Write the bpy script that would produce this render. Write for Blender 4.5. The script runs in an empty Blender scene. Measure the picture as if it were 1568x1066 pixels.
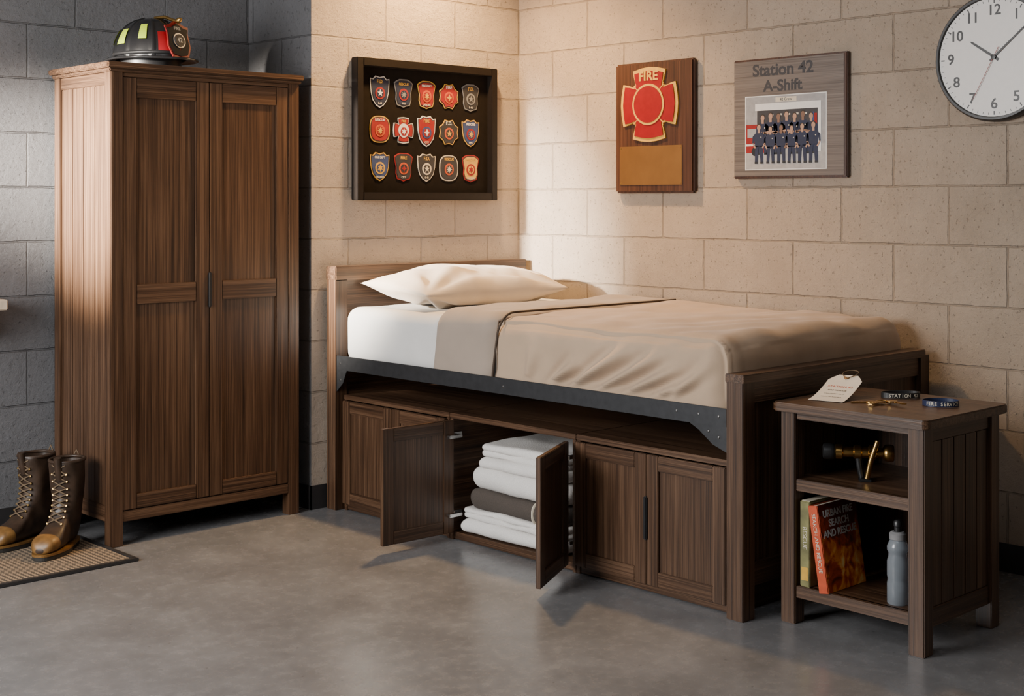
import bpy, bmesh, math, random
from mathutils import Vector, Matrix, noise, Euler
random.seed(7)
D=bpy.data; SC=bpy.context.scene
RAD=math.radians
# ------------------------------------------------------------ materials
def nm(name):
    m=D.materials.new(name); m.use_nodes=True
    nt=m.node_tree; b=nt.nodes['Principled BSDF']
    return m,nt,b
def N(nt,t,**kw):
    n=nt.nodes.new(t)
    for k,v in kw.items():
        if k in n.inputs: n.inputs[k].default_value=v
        else: setattr(n,k,v)
    return n
def ramp(nt,fac,stops):
    r=nt.nodes.new('ShaderNodeValToRGB')
    el=r.color_ramp.elements
    while len(el)<len(stops): el.new(.5)
    for e,(p,c) in zip(el,stops):
        e.position=p; e.color=(*c,1) if len(c)==3 else c
    nt.links.new(fac,r.inputs['Fac']); return r
def bump(nt,b,h,strength=.3,dist=.002,prev=None):
    n=N(nt,'ShaderNodeBump',Strength=strength,Distance=dist)
    nt.links.new(h,n.inputs['Height'])
    if prev: nt.links.new(prev.outputs[0],n.inputs['Normal'])
    nt.links.new(n.outputs[0],b.inputs['Normal']); return n
def plain(name,col,rough=.5,metal=0,var=.12,scale=40,bmp=0,**kw):
    m,nt,b=nm(name)
    tc=N(nt,'ShaderNodeTexCoord'); no=N(nt,'ShaderNodeTexNoise',Scale=scale,Detail=4)
    nt.links.new(tc.outputs['Object'],no.inputs['Vector'])
    c1=tuple(min(1,c*(1-var)) for c in col); c2=tuple(min(1,c*(1+var)) for c in col)
    r=ramp(nt,no.outputs['Fac'],[(.3,c1),(.7,c2)])
    nt.links.new(r.outputs[0],b.inputs['Base Color'])
    b.inputs['Roughness'].default_value=rough; b.inputs['Metallic'].default_value=metal
    if bmp: bump(nt,b,no.outputs['Fac'],bmp,.003)
    for k,v in kw.items(): b.inputs[k.replace('_',' ')].default_value=v
    return m
def wood(name,axis,cols,rough=.38,streak=1.0):
    m,nt,b=nm(name); L=nt.links.new
    tc=N(nt,'ShaderNodeTexCoord'); oi=N(nt,'ShaderNodeObjectInfo')
    mul=N(nt,'ShaderNodeMath',operation='MULTIPLY'); mul.inputs[1].default_value=13.7
    L(oi.outputs['Random'],mul.inputs[0])
    add=N(nt,'ShaderNodeVectorMath',operation='ADD')
    L(tc.outputs['Object'],add.inputs[0]); L(mul.outputs[0],add.inputs[1])
    def mp(a,c):
        mpn=N(nt,'ShaderNodeMapping'); s=[a,a,a]; s[axis]=c
        mpn.inputs['Scale'].default_value=s; L(add.outputs[0],mpn.inputs['Vector']); return mpn
    n1=N(nt,'ShaderNodeTexNoise',Scale=1,Detail=5,Roughness=.6,Distortion=.2); L(mp(95,1.0).outputs[0],n1.inputs['Vector'])
    n2=N(nt,'ShaderNodeTexNoise',Scale=1,Detail=3,Roughness=.7); L(mp(300,3.0).outputs[0],n2.inputs['Vector'])
    n3=N(nt,'ShaderNodeTexNoise',Scale=1,Detail=2); L(mp(5,1.5).outputs[0],n3.inputs['Vector'])
    mx=N(nt,'ShaderNodeMath',operation='MULTIPLY_ADD'); mx.inputs[1].default_value=.55*streak
    L(n2.outputs['Fac'],mx.inputs[0])
    m2=N(nt,'ShaderNodeMath',operation='MULTIPLY'); m2.inputs[1].default_value=.62; L(n1.outputs['Fac'],m2.inputs[0])
    m3=N(nt,'ShaderNodeMath',operation='MULTIPLY_ADD'); m3.inputs[1].default_value=.2; L(n3.outputs['Fac'],m3.inputs[0]); L(m2.outputs[0],m3.inputs[2])
    sb=N(nt,'ShaderNodeMath',operation='SUBTRACT'); sb.inputs[1].default_value=.18; L(m3.outputs[0],sb.inputs[0])
    L(sb.outputs[0],mx.inputs[2])
    r=ramp(nt,mx.outputs[0],[(.34,cols[0]),(.5,cols[1]),(.66,cols[2])])
    L(r.outputs[0],b.inputs['Base Color']); b.inputs['Roughness'].default_value=rough
    bump(nt,b,mx.outputs[0],.4,.0015)
    return m
WC=((.020,.0095,.0050),(.064,.0315,.0160),(.135,.074,.041))
WOOD=[wood('walnut_'+a,i,WC) for i,a in enumerate('xyz')]
GC=((.075,.058,.048),(.125,.100,.086),(.17,.14,.12))
GWOOD=wood('grey_oak',0,GC,.55)
PC=((.026,.010,.005),(.060,.023,.011),(.10,.042,.021))
PWOOD=wood('plaque_walnut',2,PC,.35)
M={}
M['metal_dark']=plain('gunmetal_steel',(.050,.052,.056),.40,.6)
M['steel']=plain('steel',(.6,.6,.6),.25,1)
M['bolt']=plain('dark_bolt',(.32,.32,.32),.3,1)
M['black']=plain('black_plastic',(.012,.012,.013),.4)
M['frame_black']=plain('black_frame_lacquer',(.009,.006,.0045),.6,Specular_IOR_Level=.2)
M['velvet']=plain('black_felt',(.012,.009,.007),.95,Specular_IOR_Level=.1)
M['white']=plain('white_paint',(.7,.7,.68),.5,var=.03)
M['dial']=plain('clock_dial',(.70,.68,.65),.4,var=.02)
M['cream']=plain('cream',(.60,.54,.43),.6,var=.05)
M['gold']=plain('gold_thread',(.62,.36,.045),.5,.1)
M['goldp']=plain('brass_plate',(.26,.13,.04),.38,.6,var=.1,scale=10)
M['brass']=plain('brass',(.55,.34,.11),.28,1,var=.2)
M['red']=plain('red_enamel',(.24,.002,.006),.35,var=.1)
M['redp']=plain('red_thread',(.26,.005,.007),.75)
M['orange']=plain('orange_thread',(.48,.07,.010),.75)
M['blue']=plain('blue_thread',(.03,.055,.17),.7)
M['navy']=plain('navy_cloth',(.010,.018,.052),.7)
M['grey']=plain('grey_thread',(.20,.20,.205),.7)
M['skin']=plain('printed_skin_tone',(.40,.23,.15),.6)
M['skin2']=plain('printed_skin_tone_dark',(.18,.095,.06),.6)
M['hair']=plain('printed_hair',(.03,.02,.015),.7)
M['pgrey']=plain('printed_grey',(.30,.30,.305),.6)
M['pdark']=plain('printed_dark',(.025,.025,.03),.6)
M['pave']=plain('printed_pavement',(.36,.35,.34),.6)
M['sheet']=plain('white_sheet',(.62,.61,.59),.9,var=.04,scale=8,bmp=.1)
M['towelw']=plain('white_terry',(.74,.72,.69),.95,var=.1,scale=350,bmp=.8)
M['toweld']=plain('charcoal_terry',(.070,.057,.048),.95,var=.2,scale=350,bmp=.8)
M['hi_vis']=plain('hi_vis_yellow',(.50,.66,.02),.4,var=.05)
M['helmet']=plain('helmet_black_gloss',(.012,.012,.013),.18,var=.1)
M['leather']=plain('boot_leather',(.035,.020,.012),.45,var=.4,scale=30,bmp=.35)
M['toecap']=plain('boot_toe_leather',(.17,.085,.022),.45,var=.3,scale=40,bmp=.2)
M['sole']=plain('boot_rubber',(.02,.018,.016),.7)
M['lace']=plain('boot_lace',(.12,.08,.045),.8)
M['glass_bottle']=plain('translucent_bottle',(.40,.45,.50),.22,var=.03,Transmission_Weight=.6)
M['tag']=plain('tag_paper',(.74,.67,.57),.7,var=.04)
M['tagred']=plain('tag_print',(.55,.12,.08),.7)
M['bandn']=plain('navy_silicone',(.012,.02,.06),.45)
M['bandk']=plain('black_silicone',(.012,.012,.013),.45)
M['base']=plain('rubber_baseboard',(.022,.021,.022),.5)
M['ceil']=plain('ceiling_paint',(.40,.36,.32),.8,var=.03)
M['backpaint']=plain('back_wall_paint',(.24,.225,.21),.8,var=.03)
M['shelf']=plain('beige_laminate',(.55,.47,.36),.5)
M['bookg']=plain('green_book',(.17,.16,.06),.5,var=.4,scale=25)
M['bookr']=plain('red_book_spine',(.50,.07,.02),.4)
M['page']=plain('book_pages',(.70,.63,.50),.8)
def fabric(name,col,sh=.2):
    m,nt,b=nm(name); L=nt.links.new
    tc=N(nt,'ShaderNodeTexCoord')
    w=N(nt,'ShaderNodeTexNoise',Scale=600,Detail=2); L(tc.outputs['Object'],w.inputs['Vector'])
    n=N(nt,'ShaderNodeTexNoise',Scale=6,Detail=3); L(tc.outputs['Object'],n.inputs['Vector'])
    r=ramp(nt,n.outputs['Fac'],[(.3,tuple(c*.94 for c in col)),(.7,tuple(c*1.05 for c in col))])
    L(r.outputs[0],b.inputs['Base Color']); b.inputs['Roughness'].default_value=.85
    b.inputs['Sheen Weight'].default_value=sh
    b2=bump(nt,b,n.outputs['Fac'],.25,.02); bump(nt,b,w.outputs['Fac'],.25,.0008,b2)
    return m
M['blanket']=fabric('tan_blanket',(.41,.295,.20))
M['blanket2']=fabric('taupe_blanket_underside',(.31,.25,.20))
M['pillow']=fabric('pillow_cotton',(.60,.50,.39))
M['fold_shade']=plain('fold_shade_brown',(.05,.033,.022),.8)  # brown that stands in for shade under the fold edge
def book_cover():
    m,nt,b=nm('fire_book_cover'); L=nt.links.new
    tc=N(nt,'ShaderNodeTexCoord'); n=N(nt,'ShaderNodeTexNoise',Scale=18,Detail=5,Distortion=1.2)
    L(tc.outputs['Object'],n.inputs['Vector'])
    sp=N(nt,'ShaderNodeSeparateXYZ'); L(tc.outputs['Object'],sp.inputs[0])
    ma=N(nt,'ShaderNodeMath',operation='MULTIPLY_ADD'); ma.inputs[1].default_value=-1.1; L(sp.outputs['Z'],ma.inputs[0]); L(n.outputs['Fac'],ma.inputs[2])
    r=ramp(nt,ma.outputs[0],[(.40,(.13,.018,.007)),(.52,(.50,.06,.012)),(.64,(.9,.30,.035)),(.76,(.95,.65,.22))])
    L(r.outputs[0],b.inputs['Base Color']); b.inputs['Roughness'].default_value=.35
    return m
M['cover']=book_cover()
def block_wall(name,c1,c2,mo):
    m,nt,b=nm(name); L=nt.links.new
    g=N(nt,'ShaderNodeNewGeometry'); sp=N(nt,'ShaderNodeSeparateXYZ'); L(g.outputs['Position'],sp.inputs[0])
    sn=N(nt,'ShaderNodeSeparateXYZ'); L(g.outputs['True Normal'],sn.inputs[0])
    ab=N(nt,'ShaderNodeMath',operation='ABSOLUTE'); L(sn.outputs['X'],ab.inputs[0])
    gt=N(nt,'ShaderNodeMath',operation='GREATER_THAN'); gt.inputs[1].default_value=.5; L(ab.outputs[0],gt.inputs[0])
    xs=N(nt,'ShaderNodeMath',operation='MULTIPLY'); xs.inputs[1].default_value=.45/.405; L(sp.outputs['X'],xs.inputs[0])
    mx=N(nt,'ShaderNodeMix',data_type='FLOAT'); L(gt.outputs[0],mx.inputs[0]); L(xs.outputs[0],mx.inputs[2]); L(sp.outputs['Y'],mx.inputs[3])
    az=N(nt,'ShaderNodeMath',operation='ADD'); az.inputs[1].default_value=-1.143+.2155*7; L(sp.outputs['Z'],az.inputs[0])
    cb=N(nt,'ShaderNodeCombineXYZ'); L(mx.outputs[0],cb.inputs[0]); L(az.outputs[0],cb.inputs[1])
    wn=N(nt,'ShaderNodeTexNoise',Scale=18,Detail=3); L(g.outputs['Position'],wn.inputs['Vector'])
    ws_=N(nt,'ShaderNodeVectorMath',operation='MULTIPLY_ADD'); ws_.inputs[1].default_value=(.007,.007,0); L(wn.outputs['Color'],ws_.inputs[0]); L(cb.outputs[0],ws_.inputs[2])
    br=N(nt,'ShaderNodeTexBrick'); br.offset=.5; br.offset_frequency=2
    for k,v in {'Scale':1,'Mortar Size':.0045,'Mortar Smooth':.5,'Bias':0,'Brick Width':.45,'Row Height':.2155}.items(): br.inputs[k].default_value=v
    br.inputs['Color1'].default_value=(*c1,1); br.inputs['Color2'].default_value=(*c2,1); br.inputs['Mortar'].default_value=(*mo,1)
    L(ws_.outputs[0],br.inputs['Vector'])
    no=N(nt,'ShaderNodeTexNoise',Scale=5,Detail=8,Roughness=.7); L(g.outputs['Position'],no.inputs['Vector'])
    r=ramp(nt,no.outputs['Fac'],[(.3,(.86,.85,.84)),(.7,(1.08,1.08,1.08))])
    mm=N(nt,'ShaderNodeMix',data_type='RGBA',blend_type='MULTIPLY'); mm.inputs[0].default_value=1
    L(br.outputs['Color'],mm.inputs[6]); L(r.outputs[0],mm.inputs[7])
    b.inputs['Roughness'].default_value=.5
    n2=N(nt,'ShaderNodeTexNoise',Scale=32,Detail=9,Roughness=.78); L(g.outputs['Position'],n2.inputs['Vector'])
    n3=N(nt,'ShaderNodeTexNoise',Scale=75,Detail=3,Roughness=.6); L(g.outputs['Position'],n3.inputs['Vector'])
    pit=ramp(nt,n3.outputs['Fac'],[(.31,(0,0,0)),(.39,(1,1,1))])
    pm=N(nt,'ShaderNodeMix',data_type='RGBA',blend_type='MULTIPLY'); pm.inputs[0].default_value=.35
    L(mm.outputs[2],pm.inputs[6]); L(pit.outputs[0],pm.inputs[7]); L(pm.outputs[2],b.inputs['Base Color'])
    b1=bump(nt,b,n2.outputs['Fac'],1.0,.013)
    b2=bump(nt,b,pit.outputs[0],.6,.004,b1)
    inv=N(nt,'ShaderNodeMath',operation='SUBTRACT'); inv.inputs[0].default_value=1; L(br.outputs['Fac'],inv.inputs[1])
    bump(nt,b,inv.outputs[0],1.0,.008,b2)
    return m
M['wall']=block_wall('cream_painted_block_wall',(.49,.40,.315),(.525,.43,.34),(.39,.315,.245))
M['wallg']=block_wall('grey_block_wall',(.145,.148,.158),(.158,.160,.170),(.105,.107,.113))  # darker grey variant for the recess wall and the return face
def concrete():
    m,nt,b=nm('polished_concrete_floor'); L=nt.links.new
    g=N(nt,'ShaderNodeNewGeometry')
    n1=N(nt,'ShaderNodeTexNoise',Scale=3.0,Detail=10,Roughness=.64,Distortion=.25); L(g.outputs['Position'],n1.inputs['Vector'])
    n2=N(nt,'ShaderNodeTexNoise',Scale=22,Detail=8,Roughness=.7); L(g.outputs['Position'],n2.inputs['Vector'])
    ad=N(nt,'ShaderNodeMath',operation='MULTIPLY_ADD'); ad.inputs[1].default_value=.3; L(n2.outputs['Fac'],ad.inputs[0])
    h=N(nt,'ShaderNodeMath',operation='MULTIPLY'); h.inputs[1].default_value=.7; L(n1.outputs['Fac'],h.inputs[0]); L(h.outputs[0],ad.inputs[2])
    r=ramp(nt,ad.outputs[0],[(.36,(.128,.128,.132)),(.5,(.165,.165,.170)),(.64,(.212,.213,.219))])
    vo=N(nt,'ShaderNodeTexVoronoi',Scale=13,Randomness=1); L(g.outputs['Position'],vo.inputs['Vector'])
    pr=ramp(nt,vo.outputs['Distance'],[(.03,(.5,.5,.5)),(.06,(1,1,1))])
    mm=N(nt,'ShaderNodeMix',data_type='RGBA',blend_type='MULTIPLY'); mm.inputs[0].default_value=.8
    L(r.outputs[0],mm.inputs[6]); L(pr.outputs[0],mm.inputs[7]); L(mm.outputs[2],b.inputs['Base Color'])
    rr=ramp(nt,n2.outputs['Fac'],[(.3,(.19,.19,.19)),(.7,(.32,.32,.32))]); L(rr.outputs[0],b.inputs['Roughness'])
    b1=bump(nt,b,n2.outputs['Fac'],.10,.004); bump(nt,b,pr.outputs[0],.2,.001,b1)
    return m
M['floor']=concrete()
def matweave():
    m,nt,b=nm('woven_doormat'); L=nt.links.new
    g=N(nt,'ShaderNodeNewGeometry')
    mp=N(nt,'ShaderNodeMapping'); mp.inputs['Rotation'].default_value=(0,0,RAD(45)); L(g.outputs['Position'],mp.inputs['Vector'])
    ck=N(nt,'ShaderNodeTexChecker',Scale=75); L(mp.outputs[0],ck.inputs['Vector'])
    ck.inputs['Color1'].default_value=(.27,.20,.13,1); ck.inputs['Color2'].default_value=(.05,.04,.03,1)
    L(ck.outputs['Color'],b.inputs['Base Color']); b.inputs['Roughness'].default_value=.95
    bump(nt,b,ck.outputs['Fac'],.8,.003)
    return m
M['mat']=matweave()

# ------------------------------------------------------------ helpers
def link(o,parent=None):
    SC.collection.objects.link(o)
    if parent: o.parent=parent
    return o
def empty(name,loc=(0,0,0),rz=0,parent=None):
    e=D.objects.new(name,None); e.empty_display_size=.1
    e.location=loc; e.rotation_euler=(0,0,rz); return link(e,parent)
def mat_of(mat,dims):
    if mat=='wood': return WOOD[max(range(3),key=lambda i:dims[i])]
    if isinstance(mat,str): return M[mat]
    return mat
def box(name,p,x0,x1,y0,y1,z0,z1,mat='wood',bev=.002,rot=None):
    x0,x1=sorted((x0,x1)); y0,y1=sorted((y0,y1)); z0,z1=sorted((z0,z1))
    c=Vector(((x0+x1)/2,(y0+y1)/2,(z0+z1)/2)); d=(x1-x0,y1-y0,z1-z0)
    me=D.meshes.new(name); bm=bmesh.new(); bmesh.ops.create_cube(bm,size=1)
    for v in bm.verts: v.co=Vector((v.co.x*d[0],v.co.y*d[1],v.co.z*d[2]))
    if bev:
        bmesh.ops.bevel(bm,geom=list(bm.edges),offset=min(bev,min(d)*.45),segments=2,affect='EDGES')
    bm.to_mesh(me); bm.free(); me.materials.append(mat_of(mat,d))
    o=D.objects.new(name,me); o.location=c
    if rot: o.rotation_euler=rot
    return link(o,p)
def boxes(name,p,lst,mat,bev=0):
    me=D.meshes.new(name); bm=bmesh.new()
    for (x0,x1,y0,y1,z0,z1) in lst:
        r=bmesh.ops.create_cube(bm,size=1)
        for v in r['verts']: v.co=Vector(((x0+x1)/2+v.co.x*(x1-x0),(y0+y1)/2+v.co.y*(y1-y0),(z0+z1)/2+v.co.z*(z1-z0)))
    bm.to_mesh(me); bm.free(); me.materials.append(mat_of(mat,(1,1,1)))
    return link(D.objects.new(name,me),p)
def prism(name,p,pts,y,t,mat,loc=(0,0,0),bev=0):
    """outline in local xz, front facing -y at y-t, back at y"""
    me=D.meshes.new(name); bm=bmesh.new()
    f=[bm.verts.new((a,y-t,c)) for a,c in pts]; k=[bm.verts.new((a,y,c)) for a,c in pts]
    n=len(pts)
    bm.faces.new(f); bm.faces.new(k[::-1])
    for i in range(n): bm.faces.new((f[i],k[i],k[(i+1)%n],f[(i+1)%n]))
    bmesh.ops.recalc_face_normals(bm,faces=list(bm.faces))
    bm.to_mesh(me); bm.free(); me.materials.append(mat_of(mat,(1,1,1)))
    o=D.objects.new(name,me); o.location=loc; return link(o,p)
def smooth(o):
    for f in o.data.polygons: f.use_smooth=True
    return o
def to_mesh(o,name,p,mat):
    bpy.context.view_layer.update()
    dg=bpy.context.evaluated_depsgraph_get()
    me=D.meshes.new_from_object(o.evaluated_get(dg))
    me.materials.clear(); me.materials.append(mat_of(mat,(1,1,1)))
    n=D.objects.new(name,me); n.location=o.location; n.rotation_euler=o.rotation_euler
    D.objects.remove(o); return link(n,p)
def text(name,p,s,loc,size,mat,rot=(RAD(90),0,0),ext=.0004,sx=1,bold=0):
    c=D.curves.new(name,'FONT'); c.body=s; c.size=size; c.align_x='CENTER'; c.align_y='CENTER'; c.extrude=ext; c.offset=bold
    o=D.objects.new(name,c); o.location=loc; o.rotation_euler=rot; link(o)
    n=to_mesh(o,name,p,mat); n.scale=(sx,1,1); return n
def tube(name,p,pts,r,mat,closed=False,res=4):
    c=D.curves.new(name,'CURVE'); c.dimensions='3D'; c.bevel_depth=r; c.bevel_resolution=res; c.use_fill_caps=True
    s=c.splines.new('POLY'); s.points.add(len(pts)-1)
    for q,v in zip(s.points,pts): q.co=(*v,1)
    s.use_cyclic_u=closed
    o=D.objects.new(name,c); link(o); return smooth(to_mesh(o,name,p,mat))
def lathe(name,p,prof,loc,mat,rot=(0,0,0),n=40):
    me=D.meshes.new(name); bm=bmesh.new(); rings=[]
    for r,z in prof:
        rings.append([bm.verts.new((r*math.cos(2*math.pi*i/n),r*math.sin(2*math.pi*i/n),z)) for i in range(n)])
    for a,b in zip(rings,rings[1:]):
        for i in range(n): bm.faces.new((a[i],a[(i+1)%n],b[(i+1)%n],b[i]))
    bm.faces.new(rings[0][::-1]); bm.faces.new(rings[-1])
    bmesh.ops.remove_doubles(bm,verts=list(bm.verts),dist=1e-6)
    bmesh.ops.recalc_face_normals(bm,faces=list(bm.faces))
    bm.to_mesh(me); bm.free(); me.materials.append(mat_of(mat,(1,1,1)))
    o=D.objects.new(name,me); o.location=loc; o.rotation_euler=rot; link(o,p)
    for f in me.polygons: f.use_smooth=len(f.vertices)<=4
    try: me.set_sharp_from_angle(angle=RAD(40))
    except Exception: pass
    return o
def circ(r,n=32,cx=0,cz=0,sx=1):
    return [(cx+r*sx*math.cos(2*math.pi*i/n),cz+r*math.sin(2*math.pi*i/n)) for i in range(n)]
def sc(pts,k,cx=0,cz=0): return [(cx+a*k,cz+b*k) for a,b in pts]
def recenter(e):
    lo=[1e9]*3; hi=[-1e9]*3
    bpy.context.view_layer.update()
    for ch in e.children_recursive:
        if ch.type!='MESH': continue
        for c in ch.bound_box:
            w=ch.matrix_world@Vector(c)
            for i in range(3): lo[i]=min(lo[i],w[i]); hi[i]=max(hi[i],w[i])
    c=Vector(((lo[0]+hi[0])/2,(lo[1]+hi[1])/2,lo[2]))
    e.location+=c
    for ch in e.children: ch.location-=c
R90=-math.pi/2

# ------------------------------------------------------------ room
boxes('floor',None,[(-5.4,.1,-6.3,.6,-.1,0)],'floor')
boxes('ceiling',None,[(-5.4,.1,-6.3,.6,2.8,2.9)],'ceil')
wh=boxes('wall_headboard',None,[(-1.21,.1,0,.6,0,2.8)],'wall')
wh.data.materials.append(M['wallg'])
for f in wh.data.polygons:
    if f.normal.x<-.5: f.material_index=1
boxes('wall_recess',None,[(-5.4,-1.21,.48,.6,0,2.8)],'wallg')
boxes('wall_right',None,[(0,.1,-6.3,0,0,2.8)],'wall')
boxes('wall_back',None,[(-5.4,0,-6.4,-6.3,0,2.8)],'backpaint')
wy0,wy1,wz0,wz1=-2.1,-.15,.95,2.35
boxes('wall_left',None,[(-5.4,-5.3,-6.3,wy0,0,2.8),(-5.4,-5.3,wy1,.48,0,2.8),(-5.4,-5.3,wy0,wy1,0,wz0),(-5.4,-5.3,wy0,wy1,wz1,2.8)],'backpaint')
boxes('baseboard_headboard',None,[(-1.216,-.006,-.006,0,0,.10),(-1.216,-1.21,-.006,.474,0,.10)],'base')
boxes('baseboard_recess',None,[(-5.3,-1.216,.474,.48,0,.10)],'base')
boxes('baseboard_right',None,[(-.006,0,-6.3,0,0,.10)],'base')
win=empty('window_1')
for nme,b_ in {'sill':(-5.42,-5.26,wy0-.05,wy1+.05,wz0-.03,wz0),'head':(-5.38,-5.32,wy0,wy1,wz1-.05,wz1),'jamb_l':(-5.38,-5.32,wy0,wy0+.05,wz0,wz1),'jamb_r':(-5.38,-5.32,wy1-.05,wy1,wz0,wz1),'mullion':(-5.37,-5.33,-1.14,-1.10,wz0,wz1),'transom':(-5.37,-5.33,wy0,wy1,1.63,1.66)}.items():
    box(nme,win,*b_,mat='white')

# ------------------------------------------------------------ shaker door (local: x width, front -y, z up)
def slot(name,p,x,z0,z1,y):
    box(name,p,x-.008,x+.008,y-.006,y+.002,z0,z1,'black',.005)
def shaker(name,p,w,h,loc,rz,st=.055,top=.06,bot=.07,mids=(),t=.02,handle=None):
    d=empty(name,loc,rz,p)
    box('stile_hinge',d,0,st,0,t,0,h); box('stile_meeting',d,w-st,w,0,t,0,h)
    box('rail_bottom',d,st,w-st,0,t,0,bot); box('rail_top',d,st,w-st,0,t,h-top,h)
    zs=[bot]+[v for m_ in mids for v in m_]+[h-top]
    for i,m_ in enumerate(mids): box('rail_mid',d,st,w-st,0,t,m_[0],m_[1])
    for i in range(0,len(zs),2):
        o=box('panel',d,st,w-st,.009,t-.004,zs[i],zs[i+1],WOOD[2],0)
    return d

# ------------------------------------------------------------ wardrobe
w=empty('wardrobe')
X0,X1,Y0,Y1=-2.13,-1.285,-.02,.455
H=1.80
box('post_front_left',w,X0,X0+.05,Y0,Y0+.05,0,H); box('post_front_right',w,X1-.05,X1,Y0,Y0+.05,0,H)
box('post_back_left',w,X0,X0+.05,Y1-.05,Y1,0,H); box('post_back_right',w,X1-.05,X1,Y1-.05,Y1,0,H)
box('cornice',w,X0-.022,X1+.012,Y0-.022,Y1+.01,H,H+.022,'wood',.004)
box('cornice_mould',w,X0-.010,X1+.006,Y0-.010,Y1+.005,H-.014,H,'wood',.004)
box('apron',w,X0+.05,X1-.05,Y0+.004,Y0+.03,.09,.13); box('head_rail',w,X0+.05,X1-.05,Y0+.004,Y0+.03,H-.03,H-.014)
box('floor_board',w,X0+.01,X1-.01,Y0+.03,Y1-.01,.10,.125)
box('back_panel',w,X0+.05,X1-.05,Y1-.015,Y1-.005,.10,H-.02,WOOD[2],0)
box('centre_divider',w,-1.72,-1.70,Y0+.03,Y1-.02,.125,H-.02,WOOD[2],0)
for s,xa,xb in (('left',X0+.008,X0+.022),('right',X1-.022,X1-.008)):
    n=4; a=Y0+.05; bb=Y1-.05; dw=(bb-a)/n
    for i in range(n): box('side_plank_'+s,w,xa,xb,a+i*dw+.0008,a+(i+1)*dw-.0008,.15,H-.06,WOOD[2],.0025)
    box('side_rail_bottom_'+s,w,xa-.004 if s=='left' else xa,xb,a,bb,.09,.15); box('side_rail_top_'+s,w,xa-.004 if s=='left' else xa,xb,a,bb,H-.06,H-.014)
dw=(X1-X0-.10)/2-.002
for i,xx in enumerate((X0+.051,-1.7065)):
    shaker('door_leaf_%d'%(i+1),w,dw,H-.03-.135,(xx,Y0+.004,.133),0,.058,.075,.055,mids=((.775,.85),))
slot('pull_handle',w,-1.7075,.88,1.02,Y0+.002)

# ------------------------------------------------------------ bed frame
b=empty('bed_frame')
BX0,BX1=-1.145,-.035
for nme,xa in (('front',BX0),('wall',BX1-.06)):
    box('head_post_'+nme,b,xa,xa+.06,-.085,-.02,0,1.0)
    box('foot_post_'+nme,b,xa,xa+.062,-2.196,-2.132,0,.742)
box('headboard_top_rail',b,BX0-.002,BX1,-.088,-.017,.965,1.025,'wood',.003)
box('headboard_panel',b,BX0+.06,BX1-.06,-.07,-.045,.50,.965,WOOD[0],0)
box('headboard_low_rail',b,BX0+.06,BX1-.06,-.08,-.03,.40,.50)
box('footboard_top_rail',b,BX0-.002,BX1-.03,-2.200,-2.128,.735,.763,'wood',.003)
box('footboard_upper_band',b,BX0+.062,BX1-.06,-2.188,-2.14,.67,.735)
box('footboard_panel',b,BX0+.062,BX1-.06,-2.172,-2.15,.17,.67,WOOD[2],0)
box('footboard_low_rail',b,BX0+.062,BX1-.06,-2.188,-2.14,.10,.17)
box('side_rail_front',b,-1.142,-1.134,-2.132,-.085,.593,.652,'metal_dark',.002)
box('side_rail_front_flange',b,-1.134,-1.09,-2.132,-.085,.593,.599,'metal_dark',.001)
box('side_rail_wall',b,-.05,-.042,-2.132,-.085,.593,.652,'metal_dark',.002)
for i in range(12):
    y=-.2-i*.165; box('slat',b,-1.12,-.052,y-.035,y+.035,.600,.616)
def plate(name,pts,x,mat):
    me=D.meshes.new(name); bm=bmesh.new()
    a=[bm.verts.new((x,y,z)) for y,z in pts]; c=[bm.verts.new((x+.004,y,z)) for y,z in pts]
    bm.faces.new(a); bm.faces.new(c[::-1])
    for i in range(len(pts)): bm.faces.new((a[i],c[i],c[(i+1)%len(pts)],a[(i+1)%len(pts)]))
    bmesh.ops.recalc_face_normals(bm,faces=list(bm.faces)); bm.to_mesh(me); bm.free(); me.materials.append(M[mat])
    return link(D.objects.new(name,me),b)
plate('foot_bracket',[(-2.131,.60),(-1.98,.60),(-1.985,.592),(-2.02,.575),(-2.075,.535),(-2.131,.515)],-1.141,'metal_dark')
plate('head_bracket',[(-.086,.60),(-.16,.60),(-.155,.592),(-.13,.54),(-.086,.50)],-1.141,'metal_dark')
for y,z in ((-1.11,.622),(-1.93,.625),(-2.02,.625),(-2.10,.625),(-2.10,.56),(-2.06,.575),(-.11,.62),(-.11,.55)):
    lathe('bolt',b,[(.0,.003),(.0035,.0024),(.0052,0)],(-1.1415,y,z),'bolt',(0,-math.pi/2,0),12)

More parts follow.
